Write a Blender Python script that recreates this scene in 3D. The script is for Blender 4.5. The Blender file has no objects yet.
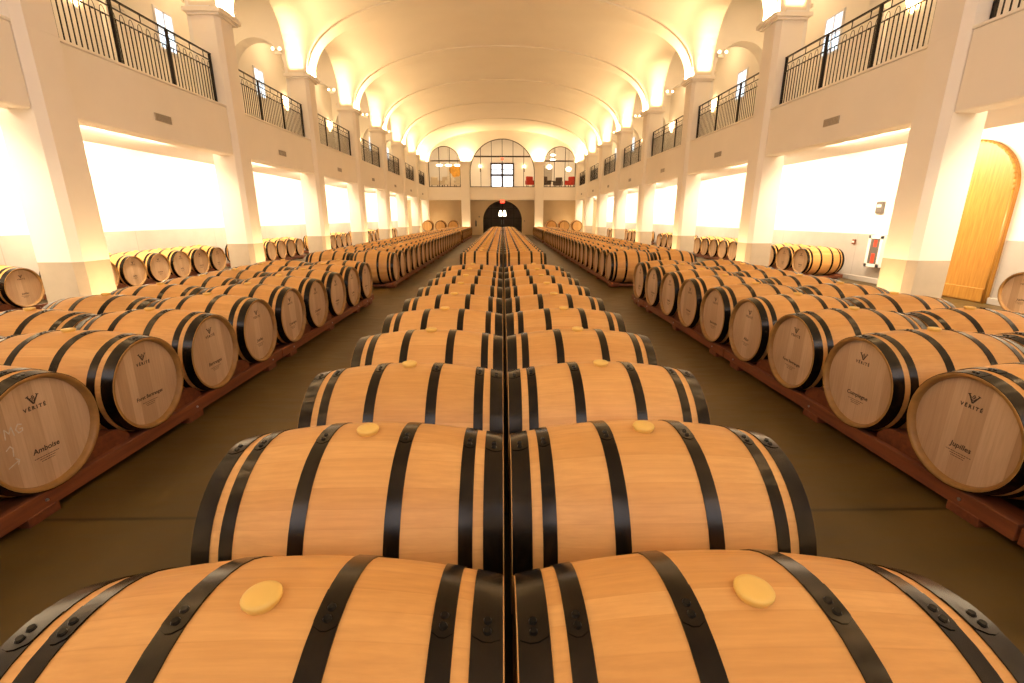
import bpy, bmesh, math, random
from mathutils import Vector, Matrix
random.seed(7)
scene = bpy.context.scene
COL = scene.collection
PI = math.pi
ZC = 1.53                      # camera height above the floor

def Z(r): return r + ZC

# ------------------------------------------------------------------ materials
def new_mat(name):
    m = bpy.data.materials.new(name); m.use_nodes = True
    nt = m.node_tree
    b = nt.nodes['Principled BSDF']
    return m, nt, b

def N(nt, typ, **kw):
    n = nt.nodes.new(typ)
    for k, v in kw.items():
        if k == 'op': n.operation = v
        else: setattr(n, k, v)
    return n

def ramp(nt, fac, stops):
    r = N(nt, 'ShaderNodeValToRGB')
    els = r.color_ramp.elements
    while len(els) > 1: els.remove(els[0])
    els[0].position = stops[0][0]; els[0].color = (*stops[0][1], 1)
    for p, c in stops[1:]:
        e = els.new(p); e.color = (*c, 1)
    nt.links.new(fac, r.inputs[0])
    return r.outputs[0]

def math_n(nt, op, a, b=None):
    n = N(nt, 'ShaderNodeMath', op=op)
    for i, v in enumerate((a, b)):
        if v is None: continue
        if isinstance(v, (int, float)): n.inputs[i].default_value = v
        else: nt.links.new(v, n.inputs[i])
    return n.outputs[0]

def mix_col(nt, mode, fac, a, b):
    n = N(nt, 'ShaderNodeMix'); n.data_type = 'RGBA'; n.blend_type = mode
    for s, v in ((0, fac), (6, a), (7, b)):
        if isinstance(v, (int, float)): n.inputs[s].default_value = v
        elif isinstance(v, tuple): n.inputs[s].default_value = (*v, 1)
        else: nt.links.new(v, n.inputs[s])
    return n.outputs[2]

def noise(nt, vec, scale, detail=3, rough=.55):
    n = N(nt, 'ShaderNodeTexNoise'); n.inputs['Scale'].default_value = scale
    n.inputs['Detail'].default_value = detail; n.inputs['Roughness'].default_value = rough
    if vec is not None: nt.links.new(vec, n.inputs['Vector'])
    return n.outputs[0]

def mapping(nt, vec, scale):
    m = N(nt, 'ShaderNodeMapping'); m.inputs['Scale'].default_value = scale
    nt.links.new(vec, m.inputs['Vector']); return m.outputs[0]

def simple(name, col, rough=.6, metal=0, var=.08, scale=6, spec=.5, bump=0):
    m, nt, b = new_mat(name)
    tc = N(nt, 'ShaderNodeTexCoord')
    nz = noise(nt, tc.outputs['Object'], scale)
    lo = tuple(max(0, c*(1-var)) for c in col); hi = tuple(min(1, c*(1+var)) for c in col)
    nt.links.new(ramp(nt, nz, [(.3, lo), (.7, hi)]), b.inputs['Base Color'])
    b.inputs['Roughness'].default_value = rough
    b.inputs['Metallic'].default_value = metal
    b.inputs['Specular IOR Level'].default_value = spec
    if bump:
        bp = N(nt, 'ShaderNodeBump'); bp.inputs['Strength'].default_value = bump; bp.inputs['Distance'].default_value = .01
        nt.links.new(noise(nt, tc.outputs['Object'], scale*6), bp.inputs['Height'])
        nt.links.new(bp.outputs[0], b.inputs['Normal'])
    return m

def emit(name, col, s):
    m, nt, b = new_mat(name)
    tc = N(nt, 'ShaderNodeTexCoord')
    nz = noise(nt, tc.outputs['Object'], 2)
    lo = tuple(c*.96 for c in col)
    c = ramp(nt, nz, [(.3, lo), (.7, col)])
    nt.links.new(c, b.inputs['Emission Color'])
    b.inputs['Base Color'].default_value = (*col, 1)
    b.inputs['Emission Strength'].default_value = s
    return m

def stave_material():
    m, nt, b = new_mat('barrel_stave_oak')
    tc = N(nt, 'ShaderNodeTexCoord'); sp = N(nt, 'ShaderNodeSeparateXYZ')
    nt.links.new(tc.outputs['Object'], sp.inputs[0])
    oi = N(nt, 'ShaderNodeObjectInfo')
    a = math_n(nt, 'ARCTAN2', sp.outputs[1], sp.outputs[2])
    # uneven stave widths: warp the angle a little
    wv = math_n(nt, 'MULTIPLY', math_n(nt, 'SINE', math_n(nt, 'MULTIPLY', a, 7.0)), .05)
    st = math_n(nt, 'MULTIPLY', math_n(nt, 'ADD', a, wv), 30/(2*PI))
    st = math_n(nt, 'ADD', st, math_n(nt, 'MULTIPLY', oi.outputs['Random'], 100))
    idx = math_n(nt, 'FLOOR', st); fr = math_n(nt, 'FRACT', st)
    wn = N(nt, 'ShaderNodeTexWhiteNoise'); wn.noise_dimensions = '1D'
    nt.links.new(idx, wn.inputs['W'])
    base = ramp(nt, wn.outputs[0], [(0, (.62, .315, .09)), (.5, (.67, .355, .11)), (1, (.71, .39, .13))])
    # grain running along the stave
    cb = N(nt, 'ShaderNodeCombineXYZ')
    nt.links.new(math_n(nt, 'MULTIPLY', sp.outputs[0], 1.3), cb.inputs[0])
    nt.links.new(math_n(nt, 'MULTIPLY', sp.outputs[1], 22), cb.inputs[1])
    nt.links.new(math_n(nt, 'MULTIPLY', sp.outputs[2], 22), cb.inputs[2])
    ad = N(nt, 'ShaderNodeVectorMath', op='ADD'); nt.links.new(cb.outputs[0], ad.inputs[0])
    cb2 = N(nt, 'ShaderNodeCombineXYZ'); nt.links.new(math_n(nt, 'MULTIPLY', idx, 3.7), cb2.inputs[0])
    nt.links.new(cb2.outputs[0], ad.inputs[1])
    g = noise(nt, ad.outputs[0], 3.2, 5, .6)
    gr = ramp(nt, g, [(.3, (.88, .85, .80)), (.65, (1.04, 1.04, 1.03))])
    c = mix_col(nt, 'MULTIPLY', .8, base, gr)
    # blotchy figure
    bl = noise(nt, tc.outputs['Object'], 5, 4, .6)
    c = mix_col(nt, 'MULTIPLY', .5, c, ramp(nt, bl, [(.35, (.9, .84, .76)), (.6, (1, 1, 1))]))
    # fine joints
    e = math_n(nt, 'MINIMUM', fr, math_n(nt, 'SUBTRACT', 1, fr))
    jl = ramp(nt, e, [(0, (.72, .62, .5)), (.035, (1, 1, 1))])
    c = mix_col(nt, 'MULTIPLY', .22, c, jl)
    hv = N(nt, 'ShaderNodeHueSaturation')
    nt.links.new(c, hv.inputs['Color'])
    nt.links.new(math_n(nt, 'ADD', math_n(nt, 'MULTIPLY', oi.outputs['Random'], .14), .93), hv.inputs['Value'])
    nt.links.new(hv.outputs[0], b.inputs['Base Color'])
    b.inputs['Roughness'].default_value = .48
    b.inputs['Specular IOR Level'].default_value = .35
    return m

def head_material(name='barrel_head_oak', k=(1, 1, 1)):
    m, nt, b = new_mat(name)
    tc = N(nt, 'ShaderNodeTexCoord'); sp = N(nt, 'ShaderNodeSeparateXYZ')
    nt.links.new(tc.outputs['Object'], sp.inputs[0])
    oi = N(nt, 'ShaderNodeObjectInfo')
    y = math_n(nt, 'MULTIPLY', sp.outputs[1], 11.5)
    y = math_n(nt, 'ADD', y, math_n(nt, 'MULTIPLY', oi.outputs['Random'], 50))
    y = math_n(nt, 'ADD', y, math_n(nt, 'MULTIPLY', math_n(nt, 'SINE', math_n(nt, 'MULTIPLY', y, 2.3)), .18))
    idx = math_n(nt, 'FLOOR', y); fr = math_n(nt, 'FRACT', y)
    wn = N(nt, 'ShaderNodeTexWhiteNoise'); wn.noise_dimensions = '1D'; nt.links.new(idx, wn.inputs['W'])
    c = lambda r, g, bb: (r*k[0], g*k[1], bb*k[2])
    base = ramp(nt, wn.outputs[0], [(0, c(.48, .305, .175)), (.5, c(.56, .37, .225)), (1, c(.63, .43, .27))])
    cb = N(nt, 'ShaderNodeCombineXYZ')
    nt.links.new(math_n(nt, 'MULTIPLY', sp.outputs[1], 26), cb.inputs[1])
    nt.links.new(math_n(nt, 'MULTIPLY', sp.outputs[2], 1.6), cb.inputs[2])
    nt.links.new(math_n(nt, 'MULTIPLY', idx, 2.3), cb.inputs[0])
    g = noise(nt, cb.outputs[0], 3, 5, .6)
    cc = mix_col(nt, 'MULTIPLY', .8, base, ramp(nt, g, [(.3, (.86, .83, .78)), (.65, (1.04, 1.04, 1.02))]))
    e = math_n(nt, 'MINIMUM', fr, math_n(nt, 'SUBTRACT', 1, fr))
    cc = mix_col(nt, 'MULTIPLY', .35, cc, ramp(nt, e, [(0, (.65, .55, .45)), (.03, (1, 1, 1))]))
    nt.links.new(cc, b.inputs['Base Color'])
    b.inputs['Roughness'].default_value = .6
    return m

def floor_material():
    m, nt, b = new_mat('sealed_concrete_floor')
    tc = N(nt, 'ShaderNodeTexCoord'); v = tc.outputs['Object']
    n1 = noise(nt, v, .8, 5, .6); n2 = noise(nt, mapping(nt, v, (2, 9, 1)), 1.6, 5, .65)
    c1 = ramp(nt, n1, [(.3, (.056, .035, .007)), (.7, (.105, .066, .016))])
    c2 = ramp(nt, n2, [(.3, (.72, .70, .66)), (.7, (1.15, 1.12, 1.05))])
    c = mix_col(nt, 'MULTIPLY', .8, c1, c2)
    sp = N(nt, 'ShaderNodeSeparateXYZ'); nt.links.new(v, sp.inputs[0])
    # saw-cut joints every 4.83 m, in step with the pillars
    t = math_n(nt, 'ADD', math_n(nt, 'MULTIPLY', math_n(nt, 'SUBTRACT', sp.outputs[1], 2.10), 1/4.83), 10)
    fr = math_n(nt, 'FRACT', t); e = math_n(nt, 'MINIMUM', fr, math_n(nt, 'SUBTRACT', 1, fr))
    c = mix_col(nt, 'MULTIPLY', 1, c, ramp(nt, e, [(0, (.25, .25, .25)), (.0016, (.3, .3, .3)), (.0026, (1, 1, 1))]))
    nt.links.new(c, b.inputs['Base Color'])
    nt.links.new(ramp(nt, n2, [(.3, (.38,)*3), (.7, (.55,)*3)]), b.inputs['Roughness'])
    b.inputs['Specular IOR Level'].default_value = .35
    return m

def wood_material(name, lo, hi, axis, rough=.6):
    m, nt, b = new_mat(name)
    tc = N(nt, 'ShaderNodeTexCoord')
    s = [14, 14, 14]; s[axis] = .9
    g = noise(nt, mapping(nt, tc.outputs['Object'], tuple(s)), 2.2, 5, .6)
    nt.links.new(ramp(nt, g, [(.3, lo), (.7, hi)]), b.inputs['Base Color'])
    b.inputs['Roughness'].default_value = rough
    return m

def concrete_panel(name, lo, hi, pitch):
    m, nt, b = new_mat(name)
    tc = N(nt, 'ShaderNodeTexCoord'); v = tc.outputs['Object']
    n1 = noise(nt, v, 1.2, 5, .6)
    c = ramp(nt, n1, [(.3, lo), (.7, hi)])
    sp = N(nt, 'ShaderNodeSeparateXYZ'); nt.links.new(v, sp.inputs[0])
    fr = math_n(nt, 'FRACT', math_n(nt, 'ADD', math_n(nt, 'MULTIPLY', sp.outputs[1], 1/pitch), 10.3))
    c = mix_col(nt, 'MULTIPLY', 1, c, ramp(nt, fr, [(0, (.7, .68, .64)), (.006, (1, 1, 1))]))
    nt.links.new(c, b.inputs['Base Color']); b.inputs['Roughness'].default_value = .7
    return m

def glass_material():
    m, nt, b = new_mat('window_glass')
    nz = noise(nt, N(nt, 'ShaderNodeTexCoord').outputs['Object'], 1)
    nt.links.new(ramp(nt, nz, [(.3, (.97, .97, .96)), (.7, (1, 1, 1))]), b.inputs['Base Color'])
    b.inputs['Roughness'].default_value = .0
    b.inputs['IOR'].default_value = 1.01
    b.inputs['Transmission Weight'].default_value = 1
    return m

M = {}
M['stave'] = stave_material()
M['head'] = head_material()
M['head_warm'] = head_material('barrel_head_oak_golden', (1.3, 1.1, .6))
M['chime'] = simple('barrel_chime_oak', (.31, .155, .038), .5, var=.2, scale=12)
M['hoop'] = simple('black_steel_hoop', (.016, .011, .006), .22, .6, .5, 14)
M['rivet'] = simple('black_steel_rivet', (.01, .009, .008), .3, .7, .3, 20)
M['bung'] = simple('silicone_bung', (.78, .50, .12), .42, 0, .05, 10)
M['ink'] = simple('branded_ink', (.045, .024, .014), .8, 0, .2, 30)
M['chalk'] = simple('white_chalk', (.62, .55, .46), .9, 0, .2, 60)
M['rack'] = wood_material('red_stained_rack_wood', (.125, .032, .010), (.225, .064, .018), 1)
M['rack_x'] = wood_material('red_stained_cross_board', (.11, .027, .008), (.20, .054, .015), 0)
M['bolt'] = simple('zinc_bolt', (.45, .45, .45), .35, .9, .1, 20)
M['floor'] = floor_material()
M['plaster'] = simple('smooth_cream_plaster', (.88, .82, .73), .85, 0, .02, 1.2)
M['ceiling'] = simple('ceiling_plaster', (.80, .73, .60), .85, 0, .02, .8)
M['wall'] = simple('white_wall_plaster', (.86, .83, .78), .85, 0, .02, 1)
M['concrete'] = concrete_panel('pale_concrete_wainscot', (.40, .36, .32), (.48, .43, .39), 3.1)
M['plinth'] = simple('grey_brown_plinth_plaster', (.46, .38, .28), .75, 0, .06, 3)
M['tan_wall'] = simple('tan_plaster', (.56, .43, .26), .85, 0, .04, 1.5)
M['vent'] = simple('vent_grille_metal', (.42, .37, .31), .5, .3, .05, 8)
M['vent_dark'] = simple('vent_slot_dark', (.22, .19, .155), .7, 0, .1, 8)
M['iron'] = simple('black_wrought_iron', (.018, .014, .012), .35, .6, .2, 20)
M['steel'] = simple('dark_steel_window_frame', (.045, .03, .018), .5, .3, .2, 10)
M['door_oak'] = wood_material('golden_oak_door', (.34, .145, .018), (.48, .235, .042), 2, .4)
M['white_frame'] = simple('white_painted_frame', (.8, .82, .85), .5, 0, .02, 5)
M['red'] = simple('red_paint', (.75, .06, .03), .35, 0, .1, 8)
M['white_box'] = simple('white_enamel', (.85, .83, .8), .4, 0, .02, 8)
M['grey'] = simple('grey_plastic', (.12, .10, .085), .5, 0, .1, 8)
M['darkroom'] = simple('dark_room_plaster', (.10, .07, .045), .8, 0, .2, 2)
M['glass'] = glass_material()
M['day'] = emit('daylight_sky_pane', (.72, .86, 1.0), 6)
M['day_small'] = emit('small_window_daylight', (.66, .83, 1.0), 1.25)
M['day_near'] = emit('pale_evening_sky_pane', (.86, .88, 1.0), 3.2)
M['day_far'] = emit('bright_daylight_pane', (.80, .90, 1.0), 1.6)
M['lamp'] = emit('warm_lamp_glass', (1.0, .70, .35), 8)
M['lamp_soft'] = emit('warm_lamp_shade', (1.0, .82, .55), 7)
M['tube'] = emit('warm_linear_lamp', (1.0, .84, .60), 12)
M['exit'] = emit('red_exit_lens', (1.0, .05, .02), 4)
M['painting'] = simple('orange_canvas', (.85, .42, .06), .7, 0, .25, 3)
M['paper'] = simple('pale_canvas_ground', (.8, .72, .58), .7, 0, .05, 3)
M['furn_dark'] = simple('dark_walnut', (.07, .04, .025), .5, 0, .3, 6)
M['furn_cream'] = simple('cream_upholstery', (.75, .66, .52), .8, 0, .05, 6)
M['red_cloth'] = simple('red_upholstery', (.55, .05, .03), .8, 0, .15, 6)

# ------------------------------------------------------------------ mesh helpers
def obj(name, bm, mats, parent=None, loc=None, smooth=False):
    me = bpy.data.meshes.new(name)
    bmesh.ops.recalc_face_normals(bm, faces=bm.faces)
    bm.to_mesh(me); bm.free()
    if smooth:
        for p in me.polygons: p.use_smooth = True
    if not isinstance(mats, (list, tuple)): mats = [mats]
    for m in mats: me.materials.append(m)
    o = bpy.data.objects.new(name, me); COL.objects.link(o)
    if parent: o.parent = parent
    if loc: o.location = loc
    return o

def tag(o, label=None, cat=None, group=None, kind=None):
    if label: o['label'] = label
    if cat: o['category'] = cat
    if group: o['group'] = group
    if kind: o['kind'] = kind
    return o

def empty(name, loc, rz=0):
    o = bpy.data.objects.new(name, None); COL.objects.link(o)
    o.location = loc; o.rotation_euler = (0, 0, rz); o.empty_display_size = .1
    return o

def copy_tree(o, parent=None):
    c = o.copy(); COL.objects.link(c)
    if parent: c.parent = parent
    for ch in KIDS.get(o.name, []):
        copy_tree(ch, c)
    return c
KIDS = {}
def kid(parent, o):
    KIDS.setdefault(parent.name, []).append(o); return o

def box(bm, x0, x1, y0, y1, z0, z1, mi=0, bev=0):
    vs = [bm.verts.new((x, y, z)) for x in (x0, x1) for y in (y0, y1) for z in (z0, z1)]
    idx = [(0, 1, 3, 2), (4, 6, 7, 5), (0, 4, 5, 1), (2, 3, 7, 6), (0, 2, 6, 4), (1, 5, 7, 3)]
    fs = []
    for f in idx:
        ff = bm.faces.new([vs[i] for i in f]); ff.material_index = mi; fs.append(ff)
    if bev:
        es = set(e for f in fs for e in f.edges)
        r = bmesh.ops.bevel(bm, geom=list(es), offset=bev, segments=1, affect='EDGES')
        for f in r['faces']: f.material_index = mi
    return fs

def prism(bm, pts, z0, z1, mi=0):
    a = [bm.verts.new((p[0], p[1], z0)) for p in pts]; b = [bm.verts.new((p[0], p[1], z1)) for p in pts]
    n = len(pts)
    fs = [bm.faces.new(a), bm.faces.new(b)]
    for i in range(n): fs.append(bm.faces.new((a[i], a[(i+1) % n], b[(i+1) % n], b[i])))
    for f in fs: f.material_index = mi

def revolve(bm, prof, seg=40, mi=0, a0=0, a1=2*PI, axis='x'):
    """prof: list of (u along the axis, radius); angle measured from +Z towards +Y"""
    full = abs(a1-a0-2*PI) < 1e-6
    n = seg if full else seg+1
    rings = []
    for u, r in prof:
        ring = []
        for i in range(n):
            a = a0+(a1-a0)*i/seg
            s, c = r*math.sin(a), r*math.cos(a)
            ring.append(bm.verts.new((u, s, c) if axis == 'x' else (s, c, u)))
        rings.append(ring)
    for k in range(len(prof)-1):
        for i in range(seg):
            j = (i+1) % n if full else i+1
            f = bm.faces.new((rings[k][i], rings[k][j], rings[k+1][j], rings[k+1][i])); f.material_index = mi
            f.smooth = True
    return rings

def disc(bm, u, r, seg=40, mi=0, axis='x'):
    vs = []
    for i in range(seg):
        a = 2*PI*i/seg; s, c = r*math.sin(a), r*math.cos(a)
        vs.append(bm.verts.new((u, s, c) if axis == 'x' else (s, c, u)))
    f = bm.faces.new(vs); f.material_index = mi
    return f

def tube(bm, pts, r, seg=8, mi=0):
    pts = [Vector(p) for p in pts]; rings = []
    for i, p in enumerate(pts):
        d = (pts[min(i+1, len(pts)-1)]-pts[max(i-1, 0)]).normalized()
        a = Vector((0, 0, 1)) if abs(d.z) < .9 else Vector((1, 0, 0))
        u = d.cross(a).normalized(); v = d.cross(u)
        rings.append([bm.verts.new(p+u*r*math.cos(2*PI*k/seg)+v*r*math.sin(2*PI*k/seg)) for k in range(seg)])
    for i in range(len(pts)-1):
        for k in range(seg):
            f = bm.faces.new((rings[i][k], rings[i][(k+1) % seg], rings[i+1][(k+1) % seg], rings[i+1][k])); f.material_index = mi; f.smooth = True
    for rr in (rings[0], rings[-1]): f = bm.faces.new(rr); f.material_index = mi

# ------------------------------------------------------------------ the barrel
BL, RB, RE = .95, .360, .308          # length, bilge radius, chime radius
HL = BL/2
def rad(u):
    t = min(1, abs(u)/HL)
    return RB-(RB-RE)*t**2.0*(1-.06*(1-t))
HOOPS = [(.442, .061), (.358, .043), (.141, .047), (-.141, .047), (-.358, .043), (-.442, .061)]

def barrel_body(bm, seg=48, n=22, mi=0, mi_ch=1):
    prof = [(-HL+BL*i/n, rad(-HL+BL*i/n)) for i in range(n+1)]
    revolve(bm, prof, seg, mi)
    for s in (-1, 1):
        rim = [(s*HL, RE), (s*(HL+.0005), RE-.004), (s*HL, RE-.014), (s*(HL-.012), RE-.022), (s*(HL-.038), RE-.025)]
        revolve(bm, rim, seg, mi_ch)

def barrel_head(bm, s, seg=48, mi=0):
    disc(bm, s*(HL-.034), RE-.0235, seg, mi)

def hoop_mesh(bm, uc, w, seg=48, mi=0):
    u0, u1 = uc-w/2, uc+w/2; t = .0032
    if abs(uc) > .4:                       # the head hoop ends just inside the chime
        pass
    revolve(bm, [(u0, rad(u0)+t), (uc, rad(uc)+t), (u1, rad(u1)+t)], seg, mi)
    for u in (u0, u1): revolve(bm, [(u, rad(u)-.001), (u, rad(u)+t)], seg, mi)

def hoop_overlap(bm, uc, w, a0, mi=0):
    """the riveted overlap of the strip, with its rounded end"""
    u0, u1 = uc-w/2, uc+w/2; L = .26; k = 10
    rows = []
    for i in range(k+1):
        a = a0+L*(1-i/k)
        sh = 1.0
        if i >= k-2: sh = math.sqrt(max(0, 1-((i-(k-2))/2.001)**2))
        row = []
        for j in range(5):
            u = uc+(j/4-.5)*w*max(.25, sh)
            r = rad(u)+.0046
            row.append(bm.verts.new((u, r*math.sin(a), r*math.cos(a))))
        rows.append(row)
    for i in range(k):
        for j in range(4):
            f = bm.faces.new((rows[i][j], rows[i][j+1], rows[i+1][j+1], rows[i+1][j])); f.material_index = mi; f.smooth = True

def bung_mesh(bm, seg=24, mi=0):
    z = RB
    prof = [(z-.004, .031), (z+.003, .034), (z+.009, .0375), (z+.0145, .0378), (z+.018, .0355), (z+.019, .027), (z+.0195, 0.004)]
    revolve(bm, prof, seg, mi, axis='z')
    disc(bm, z+.0195, .004, seg, mi, axis='z')

# flat letters and marks for the barrel heads, drawn in (h, v) and set on the +X head
UH = HL-.034+.0012
def flat_poly(bm, pts, u=UH, mi=0):
    f = bm.faces.new([bm.verts.new((u, h, v)) for h, v in pts]); f.material_index = mi
def stroke(bm, pts, w, u=UH, mi=0):
    for (a, b) in zip(pts[:-1], pts[1:]):
        d = Vector((b[0]-a[0], b[1]-a[1]))
        if d.length < 1e-6: continue
        d.normalize(); n = Vector((-d.y, d.x))*w/2; e = d*w*.3
        flat_poly(bm, [(a[0]-e.x+n.x, a[1]-e.y+n.y), (b[0]+e.x+n.x, b[1]+e.y+n.y), (b[0]+e.x-n.x, b[1]+e.y-n.y), (a[0]-e.x-n.x, a[1]-e.y-n.y)], u, mi)

def text_mesh(bm, s, size, hc, vc, spacing=1.0, shear=0.0, u=UH, mi=0, bold=0.0):
    cu = bpy.data.curves.new('lettering', 'FONT'); cu.body = s; cu.size = size
    cu.align_x = 'CENTER'; cu.align_y = 'CENTER'; cu.space_character = spacing; cu.shear = shear
    cu.resolution_u = 2; cu.offset = bold
    to = bpy.data.objects.new('lettering', cu); COL.objects.link(to)
    bpy.context.view_layer.update()
    me = bpy.data.meshes.new_from_object(to)
    vs = [bm.verts.new((u, hc+v.co.x, vc+v.co.y)) for v in me.vertices]
    for p in me.polygons:
        try:
            f = bm.faces.new([vs[i] for i in p.vertices]); f.material_index = mi
        except ValueError: pass
    bpy.data.objects.remove(to); bpy.data.curves.remove(cu); bpy.data.meshes.remove(me)

def head_print(word, seed=0, chalk=False):
    bm = bmesh.new()
    v0 = .168
    # the crest: a heavy V with a small flame-like curl inside
    K = .72
    for pts, w in (([(-.036, .046), (-.002, -.012)], .012), ([(.002, -.012), (.038, .046)], .010), ([(-.046, .044), (-.026, .050)], .006),
                   ([(.028, .050), (.046, .044)], .006), ([(-.016, .030), (.000, .018), (.012, .034), (.002, .046), (-.006, .036), (.004, .028)], .006),
                   ([(-.010, .012), (.004, .004), (.018, .026)], .005)):
        stroke(bm, [(h*K, v0+v*K) for h, v in pts], w*K)
    text_mesh(bm, 'VÉRITÉ', .027, 0, v0-.032, 1.5, bold=.0012)
    text_mesh(bm, word, .040 if len(word) < 11 else .034, .004, -.092, 1.0, .12, bold=.0009)
    rr = random.Random(seed)
    # three lines of print too small to read
    for k, wd in enumerate((.135, .085, .07)):
        h = -wd/2
        while h < wd/2:
            l = rr.uniform(.005, .014)
            stroke(bm, [(h, -.130-k*.012), (min(h+l, wd/2), -.130-k*.012)], .0036)
            h += l+.0045
    return bm

LABELWORDS = ['Amboise', 'Foret Bertranges', 'Amboise', 'Jupilles', 'Compiegne', 'Bertranges', 'Jupilles', 'Amboise', 'Compiegne']

def make_barrel(detail):
    """detail 1: parts; 2: parts plus rivets"""
    r = empty('oak_barrel', (0, 0, 0))
    bm = bmesh.new(); barrel_body(bm)
    kid(r, obj('barrel_body', bm, [M['stave'], M['chime']], r))
    for s in (1, -1):
        bm = bmesh.new(); barrel_head(bm, s); kid(r, obj('barrel_head', bm, M['head'], r))
    for (uc, w) in HOOPS:
        bm = bmesh.new(); hoop_mesh(bm, uc, w)
        if detail == 2: hoop_overlap(bm, uc, w, -.18)
        h = obj('hoop', bm, M['hoop'], r); kid(r, h)
        if detail == 2:
            for da in (-.045, -.115):
                bm = bmesh.new(); rr = rad(uc)+.006
                m = Matrix.Rotation(-(da), 4, 'X') @ Matrix.Translation((uc, 0, rr))
                bmesh.ops.create_cone(bm, cap_ends=True, segments=12, radius1=.0095, radius2=.0065, depth=.006, matrix=m)
                kid(h, obj('rivet', bm, M['rivet'], h))
    bm = bmesh.new(); bung_mesh(bm); kid(r, obj('bung', bm, M['bung'], r))
    return r

def far_barrel_mesh():
    bm = bmesh.new(); barrel_body(bm, 24, 10, 0, 1)
    for s in (1, -1): barrel_head(bm, s, 24, 2)
    for (uc, w) in HOOPS: hoop_mesh(bm, uc, w, 24, 3)
    bung_mesh(bm, 10, 4)
    bmesh.ops.recalc_face_normals(bm, faces=bm.faces)
    me = bpy.data.meshes.new('oak_barrel'); bm.to_mesh(me); bm.free()
    for k in ('stave', 'chime', 'head', 'hoop', 'bung'): me.materials.append(M[k])
    return me

PROTO = {1: make_barrel(1), 2: make_barrel(2)}
USED = {1: False, 2: False}
FARMESH = far_barrel_mesh()
ZB = Z(-1.09)

JIT = random.Random(3)
def place_barrel(x, y, rz, lod, label, group, z=ZB, tilt=0.0):
    if lod == 3:
        o = bpy.data.objects.new('oak_barrel', FARMESH); COL.objects.link(o)
    else:
        if USED[lod]: o = copy_tree(PROTO[lod])
        else: o = PROTO[lod]; USED[lod] = True
    o.location = (x, y, z); o.rotation_euler = (tilt or JIT.uniform(-.03, .03), 0, rz)
    tag(o, label, 'barrel', group)
    return o

def add_print(root, word, seed, chalk=False):
    head = [c for c in root.children if c.name.startswith('barrel_head')][0]
    p = obj('head_lettering', head_print(word, seed), M['ink'], head)
    p['label'] = 'dark crest, lettering and small print on the head'
    if chalk:
        bm = bmesh.new(); w = .0055
        for pts in ([(-.205, .0), (-.20, .05), (-.183, .022), (-.168, .052), (-.162, .004)],
                    [(-.118, .045), (-.135, .052), (-.15, .03), (-.14, .008), (-.12, .012), (-.118, .026), (-.13, .026)],
                    [(-.215, -.055), (-.195, -.04), (-.185, -.055), (-.19, -.095)],
                    [(-.225, -.145), (-.17, -.125), (-.185, -.11)], [(-.17, -.125), (-.18, -.145)]):
            stroke(bm, [(h+.035, v+.035) for h, v in pts], w)
        c = obj('chalk_mark', bm, M['chalk'], head); c['label'] = 'white chalk letters, numeral and arrow'

ORD = ['first', 'second', 'third', 'fourth', 'fifth', 'sixth', 'seventh', 'eighth', 'ninth', 'tenth', 'eleventh', 'twelfth',
       'thirteenth', 'fourteenth', 'fifteenth', 'sixteenth', 'seventeenth', 'eighteenth', 'nineteenth', 'twentieth',
       'twenty-first', 'twenty-second', 'twenty-third', 'twenty-fourth', 'twenty-fifth']

P = .737
CX = .011
# blocks: rows of y positions for centre, left and right
near_c = [.733+P*k for k in range(10)]
near_l = [2.235-P+P*k for k in range(10)]
near_r = [2.145-P+P*k for k in range(10)]
mid = [10.42+P*k for k in range(23)]
far = [mid[-1]+2.15+P*k for k in range(12)]
HX = 2.40                                  # aisle heads of the side blocks

def lod_for(y, near=False):
    if near: return 2
    return 1 if y < 19 else 3

files = []
for nm, x, side in (('left centre', CX-.487, 0), ('right centre', CX+.487, 0),
                    ('left aisle', -HX-HL, -1), ('left outer', -HX-BL-.02-HL, -1),
                    ('right aisle', HX+HL, 1), ('right outer', HX+BL+.02+HL, 1)):
    ny = near_c if side == 0 else near_l if side < 0 else near_r
    for k, y in enumerate(ny):
        i = k if side == 0 else k-1
        det = 2 if (side == 0 and k < 3) or (side != 0 and k < 4) else 1
        where = '%s in the %s file, before the cross aisle' % (ORD[k], nm)
        if side == 0 and k == 0: lab = 'golden oak barrel nearest the camera, %s of the dark seam' % ('left' if x < CX else 'right')
        elif nm == 'left aisle' and k == 1: lab = 'oak barrel at left edge with Amboise lettering and white chalk marks on head'
        elif nm == 'right aisle' and k == 1: lab = 'oak barrel at right edge with Jupilles lettering on its head'
        else: lab = 'black-hooped oak barrel, ' + where
        b = place_barrel(x, y, PI if side > 0 else 0, det, lab, 'oak barrels before the cross aisle')
        if nm == 'left aisle' and k >= 0:
            add_print(b, ['Jupilles', 'Amboise', 'Foret Bertranges', 'Bertranges', 'Jupilles', 'Compiegne', 'Compiegne', 'Amboise', 'Jupilles', 'Amboise'][k], k, k == 1)
        if nm == 'right aisle' and k >= 0:
            add_print(b, ['Amboise', 'Jupilles', 'Compiegne', 'Foret Bertranges', 'Allier', 'Bertranges', 'Amboise', 'Jupilles', 'Compiegne', 'Jupilles'][k], 20+k)
    for k, y in enumerate(mid):
        place_barrel(x, y, PI if side > 0 else 0, lod_for(y), 'oak barrel in the %s file, %s beyond the cross aisle' % (nm, ORD[k]),
                     'oak barrels in the long middle block')
    for k, y in enumerate(far):
        place_barrel(x, y, PI if side > 0 else 0, 3, 'distant oak barrel in the %s file, %s past the second cross aisle' % (nm, ORD[k]),
                     'oak barrels in the far block')

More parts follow.
